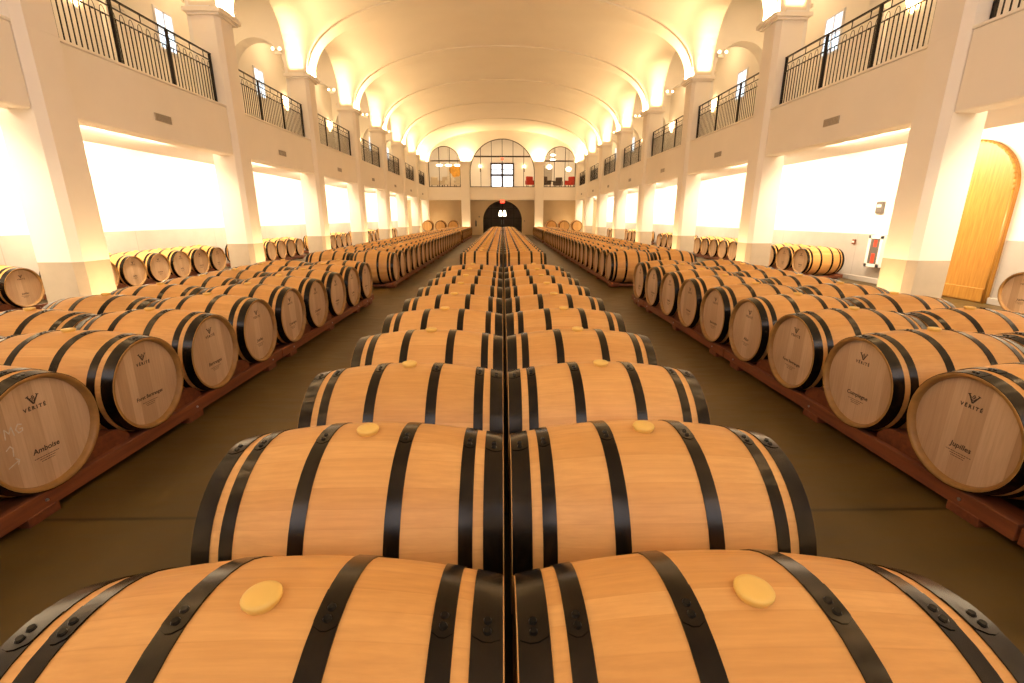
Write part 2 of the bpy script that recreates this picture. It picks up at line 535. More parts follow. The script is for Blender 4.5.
# ------------------------------------------------------------------ racks
def make_rack(nb, pitch=P):
    """low timber rack under nb barrels, origin at floor, running along +Y from the first barrel centre"""
    r = empty('barrel_rack', (0, 0, 0))
    y0, y1 = -.36, (nb-1)*pitch+.36
    for s in (-1, 1):
        bm = bmesh.new()
        xo = s*(HL-.012)
        box(bm, min(xo, xo-s*.042), max(xo, xo-s*.042), y0, y1, .045, .135, bev=.003)
        rl = obj('side_rail', bm, M['rack'], r); kid(r, rl)
        bm = bmesh.new(); box(bm, min(xo-s*.05, xo-s*.19), max(xo-s*.05, xo-s*.19), y0, y1, .085, .11, bev=.002)
        kid(r, obj('bearer_board', bm, M['rack'], r))
        n = max(2, int(round((y1-y0-.48)/1.21))+1)
        for k in range(n):
            yc = y0+.24+(y1-y0-.48)*k/(n-1)
            bm = bmesh.new(); box(bm, min(xo+s*.004, xo-s*.19), max(xo+s*.004, xo-s*.19), yc-.085, yc+.085, 0, .052, bev=.003)
            kid(r, obj('foot', bm, M['rack_x'], r))
            bm = bmesh.new()
            bmesh.ops.create_cone(bm, cap_ends=True, segments=10, radius1=.009, radius2=.007, depth=.008,
                                  matrix=Matrix.Translation((xo+s*.003, yc+.03, .09)) @ Matrix.Rotation(PI/2, 4, 'Y'))
            kid(rl, obj('bolt', bm, M['bolt'], rl))
        # chocks that hold each barrel, shaped to its curve
        for k in range(nb+1):
            yc = (k-.5)*pitch
            bm = bmesh.new()
            xa, xb = xo-s*.05, xo-s*.18
            rr = rad(HL-.12)+.006; zc = ZB
            pts = []
            for q in range(7):
                dy = -.17+.34*q/6
                # top follows the barrels on either side
                d = pitch/2-abs(dy)
                zz = zc-math.sqrt(max(0, rr*rr-d*d)) if d < rr else zc
                pts.append((yc+dy, min(.235, max(.112, zz-.002))))
            prof = [(yc-.17, .11)]+pts+[(yc+.17, .11)]
            va = [bm.verts.new((xa, a, b)) for a, b in prof]; vb = [bm.verts.new((xb, a, b)) for a, b in prof]
            bm.faces.new(va); bm.faces.new(vb)
            for q in range(len(prof)): bm.faces.new((va[q], va[(q+1) % len(prof)], vb[(q+1) % len(prof)], vb[q]))
            if 0 < k < nb: kid(r, obj('chock', bm, M['rack_x'], r))
            else: bm.free()
    for k in range(2):
        yc = y0+.05 if k == 0 else y1-.05
        bm = bmesh.new(); box(bm, -HL+.06, HL-.06, yc-.04, yc+.04, .05, .085, bev=.002)
        kid(r, obj('cross_board', bm, M['rack_x'], r))
    return r
RACKS = {}
def place_rack(x, y, nb, label, group):
    if nb in RACKS: o = copy_tree(RACKS[nb])
    else: o = make_rack(nb); RACKS[nb] = o
    o.location = (x, y, 0); tag(o, label, 'rack', group)
for nm, x, side in (('left centre', CX-.487, 0), ('right centre', CX+.487, 0),
                    ('left aisle', -HX-HL, -1), ('left outer', -HX-BL-.02-HL, -1),
                    ('right aisle', HX+HL, 1), ('right outer', HX+BL+.02+HL, 1)):
    ny = near_c if side == 0 else near_l if side < 0 else near_r
    for bn, rows, cnt in (('before the cross aisle', ny, 4), ('of the middle block', mid, 8), ('of the far block', far, 12)):
        k = 0; q = 0
        while k < len(rows):
            nb = min(cnt, len(rows)-k)
            if k == 0 and rows is ny and side: nb = 1
            place_rack(x, rows[k], nb, 'low red wooden rack under the %s file, %s %s' % (nm, ORD[q], bn), 'wooden racks under the barrels')
            k += nb; q += 1

# ------------------------------------------------------------------ wall barrels
WX = 7.62
for side in (-1, 1):
    sn = 'left' if side < 0 else 'right'
    if side < 0: rows = [[6.66, 7.39], [8.92, 9.65, 10.38, 11.1, 11.82, 12.55], [14.75, 15.48, 16.2, 16.92, 17.65], [20.45, 21.15, 21.87, 22.6, 23.3], [26.3, 27.0, 27.8, 28.6], [32.2, 32.9, 33.7]]
    else: rows = [[5.78, 6.5], [11.68, 12.42, 13.15], [15.24, 15.97, 16.7, 17.42, 18.12], [20.45, 21.15, 21.87, 22.6], [26.4, 27.1, 27.9, 28.7], [32.2, 32.9, 33.7]]
    for q, rw in enumerate(rows):
        for k, y in enumerate(rw):
            b = place_barrel(side*(WX+HL), y, PI if side > 0 else 0, 1 if y < 19 else 3,
                             'oak barrel by the %s wall, %s of its row in the %s bay' % (sn, ORD[k], ORD[q]), 'oak barrels along the side walls')
            if y < 13: add_print(b, 'Jupilles' if k % 2 else 'Amboise', 50+k+q*7+(30 if side > 0 else 0))
        nb = len(rw)
        place_rack(side*(WX+HL), rw[0], nb, 'red wooden rack by the %s wall in the %s bay from the camera' % (sn, ORD[q]), 'racks along the side walls')

# ------------------------------------------------------------------ room
XA, XB, XW = 6.3, 6.9, 8.9
PW, PP, Y0 = .66, 4.83, 6.955
YF = 40.95; YN = -3.4
def py(i): return Y0+PP*i
PIERS = list(range(-2, 8))        # i=0 is the first pillar in view
ZS, ZCR = Z(4.45), Z(6.90)
NV, NCV, CCR = 2.2, 2.8, Z(6.40)
LT, LB, SOF, BF = Z(2.50), Z(1.42), Z(1.56), Z(2.45)

bm = bmesh.new(); box(bm, -XW-.1, XW+.1, YN-.1, YF+6.6, -.12, 0)
tag(obj('floor', bm, M['floor']), kind='structure')

def zmain(x):
    t = min(1, abs(x)/XA); return ZS+(ZCR-ZS)*(1-t**NV)**(1/NV)
def xgroin(z):
    if z <= ZS: return XA
    if z >= ZCR: return 0
    u = (z-ZS)/(ZCR-ZS); return XA*(1-u**NV)**(1/NV)
def zcross(y):
    for i in range(-3, 8):
        a, b = py(i)+PW, py(i+1)
        if a <= y <= b:
            c = (a+b)/2; h = (b-a)/2; t = min(1, abs(y-c)/h)
            return ZS+(CCR-ZS)*(1-t**NCV)**(1/NCV)
    return ZS

# main vault with its groins
ys = []
for i in range(-3, 8):
    a, b = py(i)+PW, py(i+1); c, h = (a+b)/2, (b-a)/2
    for k in range(33): ys.append(c-h*math.cos(PI*k/32))
ys = sorted(set(y for y in ys if YN <= y <= YF)) + [YF]
ys = [YN]+ys
def smax(p, q):
    k = .42*(min(p, q)-ZS)
    if k <= 1e-6: return max(p, q)
    h = max(k-abs(p-q), 0)/k
    return max(p, q)+h*h*k/4
bm = bmesh.new(); prev = None; NX = 96
xs = []
for k in range(NX+1):
    c = math.cos(PI*k/NX); xs.append(XA*math.copysign(abs(c)**(2/NV), c))
for y in ys:
    zc = zcross(y)
    row = [bm.verts.new((x, y, smax(zmain(x), zc))) for x in xs]
    if prev:
        for k in range(NX):
            f = bm.faces.new((prev[k], prev[k+1], row[k+1], row[k])); f.smooth = True
    prev = row
tag(obj('ceiling', bm, M['ceiling']), kind='structure')

for side in (-1, 1):
    sn = 'left' if side < 0 else 'right'
    # cross vaults over the bays
    bm = bmesh.new(); prev = None
    for y in ys:
        z = zcross(y); xg = XA
        row = [bm.verts.new((side*(xg+(XB-xg)*t), y, z)) for t in (0, .5, 1)]
        row.append(bm.verts.new((side*XB, y, Z(6.75))))
        row.append(bm.verts.new((side*(XB+.1), y, Z(6.75))))
        if prev:
            for k in range(len(row)-1): bm.faces.new((prev[k], prev[k+1], row[k+1], row[k]))
        prev = row
    tag(obj('ceiling_%s' % sn, bm, M['ceiling']), kind='structure')
    # balcony ceiling
    bm = bmesh.new(); box(bm, min(side*XB, side*(XW+.1)), max(side*XB, side*(XW+.1)), YN, YF, Z(6.75), Z(6.85))
    tag(obj('ceiling_%s' % sn, bm, M['ceiling']), kind='structure')
    # outer wall
    bm = bmesh.new(); box(bm, min(side*XW, side*(XW+.12)), max(side*XW, side*(XW+.12)), YN, YF+.7, 0, Z(6.75))
    tag(obj('wall_%s' % sn, bm, M['wall']), kind='structure')
    zw = Z(-.32) if side < 0 else Z(-.40)
    bm = bmesh.new()
    spans = [(YN, YF+.6)] if side < 0 else [(YN, 8.02), (9.98, YF+.6)]
    for a, b in spans: box(bm, min(side*(XW-.03), side*XW), max(side*(XW-.03), side*XW), a, b, 0, zw)
    tag(obj('trim_1', bm, M['concrete']), kind='structure')
    # low kerb at the foot of the wall
    bm = bmesh.new()
    for a, b in spans: box(bm, min(side*(XW-.09), side*(XW-.03)), max(side*(XW-.09), side*(XW-.03)), a, b, 0, .12, bev=.008)
    tag(obj('baseboard_%s' % sn, bm, M['concrete']), kind='structure')

# ribs across the vault
for q, i in enumerate(PIERS):
    a, b = py(i)+.07, py(i)+PW-.07
    if i == 7: b = YF
    bm = bmesh.new(); prev = None; n = 64; T = .055
    for k in range(n+1):
        th = PI*k/n; c, s = math.cos(th), math.sin(th)
        x = XA*math.copysign(abs(c)**(2/NV), c); z = ZS+(ZCR-ZS)*abs(s)**(2/NV)
        xi = (XA-T)*math.copysign(abs(c)**(2/NV), c); zi = ZS+(ZCR-T-ZS)*abs(s)**(2/NV)
        if k in (0, n): zi = ZS
        row = [bm.verts.new(p) for p in ((x*1.001, a, z+.01), (xi, a, zi), (xi, b, zi), (x*1.001, b, z+.01))]
        if prev:
            for j in range(3): bm.faces.new((prev[j], prev[j+1], row[j+1], row[j]))
        prev = row
    tag(obj('trim_%d' % (q+2), bm, M['ceiling']), kind='structure')

# pillars
def warm_area(name, loc, rot, sx, sy, power, col=(1, .67, .34), parent=None, spread=PI):
    l = bpy.data.lights.new(name, 'AREA'); l.shape = 'RECTANGLE'; l.size = sx; l.size_y = sy; l.energy = power; l.color = col
    l.spread = spread
    o = bpy.data.objects.new(name, l); COL.objects.link(o); o.location = loc; o.rotation_euler = rot
    if parent: o.parent = parent
    return o
UP = (PI, 0, 0)
POW_CAP, POW_WALL = 80, 200
def pillar(i, side):
    sn = 'left' if side < 0 else 'right'
    nth = {-2: 'behind the camera', -1: 'beside the camera', 0: 'nearest in view', 1: 'second in view', 2: 'third in view', 3: 'fourth in view',
           4: 'fifth in view', 5: 'sixth in view', 6: 'seventh in view', 7: 'last, against the far wall'}[i]
    r = empty('pillar', (0, 0, 0))
    tag(r, 'cream chamfered square pillar on the %s side, %s' % (sn, nth), 'pillar', 'square pillars of the %s arcade' % sn)
    r.location = (side*XA, py(i), 0)
    D = (XB-XA); w = PW if i < 7 else YF-py(7)+.0
    c = .095
    def foot(g=0):
        s = side
        pts = [(s*(0-g), c), (s*(c), 0-g), (s*(D+g), 0-g), (s*(D+g), w+g), (s*c, w+g), (s*(0-g), w-c)]
        if i == 7: pts = [(s*(0-g), c), (s*(c), 0-g), (s*(D+g), 0-g), (s*(D+g), w), (s*(0-g), w)]
        return pts if s > 0 else pts[::-1]
    bm = bmesh.new(); prism(bm, foot(), 0, Z(-.65)); obj('plinth', bm, M['plinth'], r)
    bm = bmesh.new()
    for z0, z1 in ((Z(-.65), Z(.74)), (Z(.745), Z(2.46)), (Z(2.465), Z(4.33))): prism(bm, foot(), z0, z1)
    for z in (Z(.74), Z(2.46)): prism(bm, foot(-.004), z-.001, z+.006)
    obj('shaft', bm, M['plaster'], r)
    bm = bmesh.new()
    e = lambda g: ([(-g, -g), (D+g, -g), (D+g, w+g if i < 7 else w), (-g, w+g if i < 7 else w)])
    for g, z0, z1 in ((.05, 4.32, 4.37), (.11, 4.37, 4.45)):
        pts = [(side*a, b) for a, b in e(g)]
        prism(bm, pts if side > 0 else pts[::-1], Z(z0), Z(z1))
    obj('capital', bm, M['plaster'], r)
    # uplights lying on the ledge of the capital
    spots = [(side*(-.085), w/2, .06, .66)]
    if i > -2: spots.append((side*.32, -.075, .44, .07))
    if i < 7: spots.append((side*.32, w+.075, .44, .07))
    bm = bmesh.new()
    for x, y, sx, sy in spots: box(bm, x-sx/2, x+sx/2, y-sy/2, y+sy/2, Z(4.45), Z(4.475))
    u = obj('uplight', bm, M['white_box'], r)
    for k, (x, y, sx, sy) in enumerate(spots):
        warm_area('uplight_lamp', (side*XA+x, py(i)+y, Z(4.485)), UP, sx, sy, POW_CAP*(1.2 if k == 0 else .12), spread=PI if k == 0 else .85)
    warm_area('foot_lamp', (side*(XA-.60), py(i)+w/2, .12), (PI, side*.30, 0), .12, .40, 24)
    return r
for i in PIERS:
    for side in (-1, 1): pillar(i, side)

# balconies, railings, upper walls
def make_railing():
    L = PP-PW
    r = empty('balcony_railing', (0, 0, 0))
    zb, zt = 0, Z(3.56)-LT
    for nm, z, rr in (('top_rail', zt, .022), ('middle_rail', zt-.14, .013), ('lower_rail', zt-.30, .011)):
        bm = bmesh.new(); box(bm, -rr, rr, .0, L, z-rr*.6, z+rr*.6, bev=.003 if nm == 'top_rail' else 0)
        kid(r, obj(nm, bm, M['iron'], r))
    for k in range(4):
        y = .04+(L-.08)*k/3
        bm = bmesh.new(); box(bm, -.022, .022, y-.022, y+.022, zb, zt-.01); kid(r, obj('post', bm, M['iron'], r))
    first = None; n = 39
    bmb = bmesh.new(); box(bmb, -.007, .007, -.007, .007, 0, zt-.30)
    bma = bmesh.new()
    pts = [(0, -.0535+.0535*(1-math.cos(PI*k/10))-.0, .12*math.sin(PI*k/10)) for k in range(11)]
    tube(bma, pts, .0055, 5)
    bmk = bmesh.new(); bmesh.ops.create_uvsphere(bmk, u_segments=8, v_segments=6, radius=.018, matrix=Matrix.Translation((0, 0, 0)))
    bs = obj('baluster', bmb, M['iron'], r); ar = obj('arch_scroll', bma, M['iron'], r); kn = obj('collar', bmk, M['iron'], r)
    step = (L-.10)/(n+1)
    for k in range(n):
        y = .05+step*(k+1)
        b = bs if k == 0 else bs.copy()
        if k: COL.objects.link(b)
        b.location = (0, y, 0); kid(r, b)
        if k % 2 == 0:
            a = ar if k == 0 else ar.copy()
            if k: COL.objects.link(a)
            a.location = (0, y+step*.5, zt-.30); kid(r, a)
            c = kn if k == 0 else kn.copy()
            if k: COL.objects.link(c)
            c.location = (0, y+step*.5, zt-.30); kid(r, c)
    # short spindles between the two upper rails
    bm = bmesh.new(); box(bm, -.006, .006, -.006, .006, zt-.14, zt); sp0 = obj('spindle', bm, M['iron'], r)
    for k in range(9):
        s = sp0 if k == 0 else sp0.copy()
        if k: COL.objects.link(s)
        s.location = (0, .04+(L-.08)*(k+.5)/9, 0); kid(r, s)
    return r
RAIL = make_railing(); rail_used = False
BN = ['over the camera', 'nearest in view', 'second in view', 'third in view', 'fourth in view', 'fifth in view', 'sixth in view', 'seventh in view', 'at the far wall']
for side in (-1, 1):
    sn = 'left' if side < 0 else 'right'
    for q, i in enumerate(range(-2, 7)):
        a, b = py(i)+PW, py(i+1); L = b-a
        r = empty('balcony', (side*6.4, a, 0))
        tag(r, 'cream balcony front on the %s side, bay %s' % (sn, BN[q]), 'balcony', 'balcony fronts on the %s' % sn)
        bm = bmesh.new(); s = side
        X = lambda u, v: (min(s*u, s*v), max(s*u, s*v))
        box(bm, *X(0, .36), .0, L, LB, LT-.04, bev=.02)
        obj('parapet', bm, M['plaster'], r)
        bm = bmesh.new(); box(bm, *X(-.010, .40), .0, L, LT-.04, LT, bev=.006); obj('ledge', bm, M['plaster'], r)
        # vent grille
        vy = 9.53-py(0)-PW
        v = bmesh.new(); box(v, *X(-.012, .004), vy-.22, vy+.22, Z(1.72), Z(1.86), bev=.004); vv = obj('vent', v, M['vent'], r)
        v = bmesh.new()
        for k in range(6): box(v, *X(-.0145, -.011), vy-.20, vy+.20, Z(1.735)+k*.02, Z(1.735)+k*.02+.008)
        obj('slat', v, M['vent_dark'], vv)
        # added fill light brightening the balcony walls, then the lamp under the balcony
        warm_area('balcony_fill_light', (s*7.9, (a+b)/2, Z(6.7)), (0, 0, 0), .5, .5, 26)
        bm = bmesh.new(); box(bm, *X(.40, .47), .15, L-.15, SOF-.03, SOF); o = obj('linear_lamp', bm, M['tube'], r)
        warm_area('wash_lamp', (s*7.2, (a+b)/2, SOF-.05), (0, -s*.62, 0), .12, L-1.5, POW_WALL*.9, (1, .80, .55))
        g = (RAIL if not rail_used else copy_tree(RAIL)); rail_used = True
        g.location = (s*6.6, a, LT)
        tag(g, 'black wrought-iron railing on the %s balcony, bay %s' % (sn, BN[q]), 'railing', 'balcony railings on the %s' % sn)
    # balcony slab running the length of the hall
    bm = bmesh.new(); s = side
    box(bm, min(s*6.76, s*XW), max(s*6.76, s*XW), YN, YF, SOF, BF)
    tag(obj('floor_%s' % sn, bm, M['wall']), kind='structure')

# arched cross walls on the balconies
def wall_open(bm, axis, plane, th, u0, u1, zlo, ztop, openings, step=.12):
    """wall in the plane axis=plane (thickness th) between u0 and u1, ztop a function; openings: (ua, ub, zsill, fn_top)"""
    us = set([u0, u1])
    n = int((u1-u0)/step)+1
    for k in range(n+1): us.add(u0+(u1-u0)*k/n)
    for ua, ub, zs, fn in openings:
        m = 28
        for k in range(m+1): us.add((ua+ub)/2-(ub-ua)/2*math.cos(PI*k/m))
    us = sorted(us); us = [us[0]]+[b for a, b in zip(us[:-1], us[1:]) if b-a > 1e-5]
    P3 = (lambda u, d, z: (u, plane+d, z)) if axis == 'y' else (lambda u, d, z: (plane+d, u, z))
    for a, b in zip(us[:-1], us[1:]):
        mid_ = (a+b)/2; op = None
        for o in openings:
            if o[0] < mid_ < o[1]: op = o
        if op is None: segs = [((zlo, ztop(a)), (zlo, ztop(b)))]
        else:
            segs = []
            if op[2] > zlo+1e-4: segs.append(((zlo, op[2]), (zlo, op[2])))
            segs.append(((op[3](a), ztop(a)), (op[3](b), ztop(b))))
        for (za0, za1), (zb0, zb1) in segs:
            if za1-za0 < 1e-4 and zb1-zb0 < 1e-4: continue
            v = [bm.verts.new(P3(*p)) for p in ((a, 0, za0), (b, 0, zb0), (b, 0, zb1), (a, 0, za1), (a, th, za0), (b, th, zb0), (b, th, zb1), (a, th, za1))]
            for f in ((0, 1, 2, 3), (4, 5, 6, 7), (0, 1, 5, 4), (3, 2, 6, 7)): bm.faces.new([v[j] for j in f])
    for ua, ub, zs, fn in openings:
        for u in (ua, ub):
            if fn(u) > zs+1e-4:
                bm.faces.new([bm.verts.new(P3(*p)) for p in ((u, 0, zs), (u, th, zs), (u, th, fn(u)), (u, 0, fn(u)))])

def arch_fn(uc, r, zs, rise=None, flat=2.0):
    rise = r if rise is None else rise
    return lambda u: zs+rise*max(0, 1-min(1, abs(u-uc)/r)**flat)**(1/flat)

for side in (-1, 1):
    sn = 'left' if side < 0 else 'right'
    for q, i in enumerate(range(-1, 7)):
        bm = bmesh.new(); uc = side*7.90
        wall_open(bm, 'y', py(i)+.08, .5, min(side*XB, side*XW), max(side*XB, side*XW), BF, lambda u: Z(6.75),
                  [(uc-.87, uc+.87, BF, arch_fn(uc, .87, Z(4.65)))], step=.5)
        tag(obj('wall_%s' % sn, bm, M['wall']), kind='structure')
        # corbels
        bm = bmesh.new()
        for s2 in (-1, 1): 
            xx = uc+s2*.87
            box(bm, min(xx, xx-s2*.05), max(xx, xx-s2*.05), py(i)+.05, py(i)+.61, Z(4.60), Z(4.68), bev=.01)
        tag(obj('trim_%d' % (20+q), bm, M['plaster']), kind='structure')
        if i >= 2 and i < 6:
            r = empty('emergency_light', (side*7.16, py(i)+.08, Z(5.08)))
            tag(r, 'small twin-head white lamp on the %s balcony cross wall behind the %s pillar' % (sn, ORD[i]), 'lamp', 'twin-head lamps on the balcony')
            bm = bmesh.new(); box(bm, -.11, .11, -.07, 0, -.05, .05, bev=.01); obj('housing', bm, M['white_box'], r)
            for s2 in (-1, 1):
                bm = bmesh.new()
                bmesh.ops.create_uvsphere(bm, u_segments=14, v_segments=8, radius=.062, matrix=Matrix.Translation((s2*.11, -.11, .085)))
                h = obj('lamp_head', bm, M['white_box'], r, smooth=True)
                bm = bmesh.new(); bmesh.ops.create_cone(bm, cap_ends=True, segments=14, radius1=.048, radius2=.048, depth=.012,
                                                        matrix=Matrix.Translation((s2*.11, -.165, .075)) @ Matrix.Rotation(PI/2, 4, 'X'))
                obj('lens', bm, M['lamp'], h)
    # small clear windows of the upper wall, and sconces
    for q, i in enumerate(range(-1, 7)):
        yc = (13.96 if side < 0 else 13.78)+PP*(i-1)
        if yc < YN+1: continue
        xs = side*(XW-.001); x = lambda u, v: (min(xs-side*u, xs-side*v), max(xs-side*u, xs-side*v))
        z0, z1 = Z(4.26), Z(5.19)
        bm = bmesh.new(); box(bm, *x(0, .012), yc-.33, yc+.33, z0, z1)
        w = obj('window_%d' % (q+1+(10 if side > 0 else 0)), bm, M['day_small']); tag(w, kind='structure')
        bm = bmesh.new()
        for a, b, c, d in ((yc-.36, yc-.31, z0-.03, z1+.03), (yc+.31, yc+.36, z0-.03, z1+.03), (yc-.31, yc+.31, z0-.03, z0+.03), (yc-.31, yc+.31, z1-.03, z1+.03),
                           (yc-.02, yc+.02, z0, z1), (yc-.31, yc+.31, (z0+z1)/2-.012, (z0+z1)/2+.012)):
            box(bm, *x(.0, .035), a, b, c, d)
        obj('frame', bm, M['white_frame'], w)
    for q, i in enumerate(range(0, 7)):
        yc = py(i)-.62
        r = empty('wall_sconce', (side*XW, yc, Z(4.50)))
        tag(r, 'glowing half-round wall sconce above the %s balcony, behind pillar %s' % (sn, BN[q+1]), 'lamp', 'sconces on the upper %s wall' % sn)
        bm = bmesh.new(); box(bm, min(0, -side*.03), max(0, -side*.03), -.08, .08, -.3, .1, bev=.008); obj('back_plate', bm, M['plaster'], r)
        bm = bmesh.new(); n = 14; rings = []
        for z, rr in ((-.24, .06), (-.1, .15), (.08, .20), (.24, .215)):
            rings.append([bm.verts.new((-side*(rr*math.sin(PI*k/n)*.8+.03), rr*math.cos(PI*k/n), z)) for k in range(n+1)])
        for k in range(3):
            for j in range(n): bm.faces.new((rings[k][j], rings[k][j+1], rings[k+1][j+1], rings[k+1][j]))
        bm.faces.new(rings[0]); bm.faces.new(rings[3])
        obj('glass_bowl', bm, M['lamp'], r, smooth=True)

# ------------------------------------------------------------------ far wall
tops = lambda u: zmain(u) if abs(u) < XA else ZS
ops = [(-2.755, 2.755, Z(2.46), arch_fn(0, 2.755, Z(3.62), 2.68)),
       (-6.24, -3.52, Z(2.46), arch_fn(-4.88, 1.36, Z(4.36))), (3.52, 6.24, Z(2.46), arch_fn(4.88, 1.36, Z(4.36)))]
# keep the side arches inside the vault line
bm = bmesh.new()
wall_open(bm, 'y', YF, .25, -XA-.7, XA+.7, LB, lambda u: max(tops(u)+.06, Z(6.2)), ops)
tag(obj('wall_far', bm, M['plaster']), kind='structure')
for side in (-1, 1):
    bm = bmesh.new(); box(bm, min(side*(XA+.6), side*XW), max(side*(XA+.6), side*XW), YF, YF+.25, LB, Z(6.8))
    tag(obj('wall_far', bm, M['plaster']), kind='structure')
YL = 41.75
bm = bmesh.new()
dopen = [(-1.72, 1.72, 0, arch_fn(0, 1.72, Z(-.28), 1.66))]
wall_open(bm, 'y', YL, .25, -XW, XW, 0, lambda u: LB, dopen)
tag(obj('wall_far_lower', bm, M['tan_wall']), kind='structure')
bm = bmesh.new(); box(bm, -XW, XW, YF+.001, YF+6.6, LB, BF)
tag(obj('floor_upper', bm, M['plaster']), kind='structure')
bm = bmesh.new(); box(bm, -XW-.1, XW+.1, YN-.15, YN, 0, Z(7.4)); tag(obj('wall_near', bm, M['wall']), kind='structure')

# big daylight windows of the wall behind the camera
for k, xc in enumerate((-4.4, 0, 4.4)):
    bm = bmesh.new(); n = 24; w_ = 1.35; zs = Z(4.2); z0 = Z(1.6)
    pts = [(xc-w_, z0), (xc+w_, z0)]+[(xc+w_*math.cos(PI*j/n), zs+w_*math.sin(PI*j/n)) for j in range(n+1)]
    bm.faces.new([bm.verts.new((a, YN+.02, b)) for a, b in pts])
    w = tag(obj('window_%d' % (30+k), bm, M['day_near']), kind='structure')
    bm = bmesh.new()
    for xx in (-.68, 0, .68): box(bm, xc+xx-.025, xc+xx+.025, YN+.02, YN+.06, z0, zs+math.sqrt(w_**2-xx**2))
    for zz in (z0+.02, zs, (z0+zs)/2): box(bm, xc-w_, xc+w_, YN+.02, YN+.06, zz-.025, zz+.025)
    obj('frame', bm, M['steel'], w)

def window_frame(idx, xc, hw, zs, rise, bars, zbar, parent_label=None):
    fn = arch_fn(xc, hw, zs, rise)
    yf = YF+.12
    bm = bmesh.new(); n = 40; t = .05
    # outline frame
    path = [(xc-hw, Z(2.46)), (xc-hw, zs)]+[(xc-hw*math.cos(PI*k/n), zs+rise*math.sin(PI*k/n)) for k in range(1, n)]+[(xc+hw, zs), (xc+hw, Z(2.46))]
    for (a, b) in zip(path[:-1], path[1:]):
        tube(bm, [(a[0], yf, a[1]), (b[0], yf, b[1])], .045, 6)
    for xb in bars: box(bm, xb-.022, xb+.022, yf-.03, yf+.03, Z(2.46), fn(xb))
    hwz = hw*math.sqrt(max(0, 1-((zbar-zs)/rise)**2)) if zbar > zs else hw
    box(bm, xc-hwz, xc+hwz, yf-.05, yf+.05, zbar-.055, zbar+.055)
    box(bm, xc-hw, xc+hw, yf-.05, yf+.05, Z(2.46), Z(2.52))
    w = tag(obj('window_%d' % idx, bm, M['steel']), kind='structure')
    bm = bmesh.new()
    bm.faces.new([bm.verts.new((a, yf+.035, b)) for a, b in path])
    obj('pane', bm, M['glass'], w)
window_frame(20, 0, 2.735, Z(3.62), 2.66, [-1.82, -.91, 0, .91, 1.82], Z(4.91))
window_frame(21, -4.88, 1.34, Z(4.36), 1.34, [-5.33, -4.43], Z(4.56))
window_frame(22, 4.88, 1.34, Z(4.36), 1.34, [4.43, 5.33], Z(4.56))

# pilasters of the far wall
for side in (-1, 1):
    sn = 'left' if side < 0 else 'right'
    r = empty('pilaster', (side*3.135, YF-.31, 0))
    tag(r, 'cream square pillar of the far wall, %s of the arched doorway' % sn, 'pillar', 'pillars of the far wall')
    bm = bmesh.new(); box(bm, -.375, .375, 0, .30, 0, Z(4.2), bev=.02); obj('shaft', bm, M['plaster'], r)
    bm = bmesh.new()
    for g, z0, z1 in ((.03, 4.17, 4.23), (.05, 4.23, 4.31), (.10, 4.31, 4.39), (.13, 4.39, 4.45)): box(bm, -.375-g, .375+g, -g, .30, Z(z0), Z(z1))
    obj('capital', bm, M['plaster'], r)
    bm = bmesh.new(); box(bm, -.25, .25, -.11, -.04, Z(4.45), Z(4.475)); obj('uplight', bm, M['white_box'], r)
    warm_area('uplight_lamp', (side*3.135, YF-.30-.075, Z(4.485)), UP, .5, .07, POW_CAP*1.2)
    # floor uplight at its foot
    f = empty('floor_uplight', (side*3.135, YF-.62, 0))
    tag(f, 'floor lamp lighting the foot of the far wall pillar %s of the doorway' % sn, 'lamp')
    bm = bmesh.new(); box(bm, -.22, .22, -.06, .06, 0, .09, bev=.01); obj('housing', bm, M['grey'], f)
    bm = bmesh.new(); box(bm, -.19, .19, -.04, .04, .09, .096); obj('lens', bm, M['lamp_soft'], f)
    warm_area('floor_lamp', (side*3.135, YF-.60, .12), (PI-.25, 0, 0), .36, .08, 26)

# upper room beyond the windows
bm = bmesh.new()
YR = 46.5
box(bm, -XW, XW, YR, YR+.15, BF, Z(7.3)); box(bm, -XW-.1, -XW, YF+.2, YR, BF, Z(7.3)); box(bm, XW, XW+.1, YF+.2, YR, BF, Z(7.3))
tag(obj('wall_back', bm, M['wall']), kind='structure')
bm = bmesh.new(); box(bm, -XW, XW, YF, YR+.15, Z(7.25), Z(7.4)); tag(obj('ceiling_back', bm, M['ceiling']), kind='structure')
for k in (-5, 0, 5): warm_area('room_lamp', (k, 43.6, Z(7.1)), (0, 0, 0), 2.2, 1.6, 60, (1, .68, .36))
# glazed double door to daylight
d = bmesh.new()
for x0 in (-1.08, 0.02): box(d, x0+.08, x0+.98, YR-.03, YR-.02, BF+.02, Z(4.85))
dr = tag(obj('door_1', d, M['day_far']), kind='structure')
d = bmesh.new()
for a, b, z0, z1 in ((-1.14, -1.0, BF, Z(5.0)), (1.0, 1.14, BF, Z(5.0)), (-.09, .09, BF, Z(4.95)), (-1.14, 1.14, Z(4.85), Z(5.0)), (-1.1, 1.1, Z(3.80), Z(3.98)),
                     (-1.1, 1.1, BF, BF+.1), (-1.1, 1.1, Z(4.38), Z(4.44))): box(d, a, b, YR-.10, YR-.02, z0, z1, bev=.008)
obj('door_frame', d, M['furn_dark'], dr)
for x in (-2.1, 2.1):
    r = empty('wall_sconce', (x, YR, Z(4.62))); tag(r, 'glowing sconce in the upper room, %s of the glazed door' % ('left' if x < 0 else 'right'), 'lamp', 'sconces beside the glazed door')
    bm = bmesh.new(); box(bm, -.05, .05, -.06, 0, -.45, 0, bev=.01); obj('arm', bm, M['furn_dark'], r)
    bm = bmesh.new(); bmesh.ops.create_uvsphere(bm, u_segments=14, v_segments=10, radius=.14, matrix=Matrix.Translation((0, -.15, .05))); obj('globe', bm, M['lamp'], r, smooth=True)
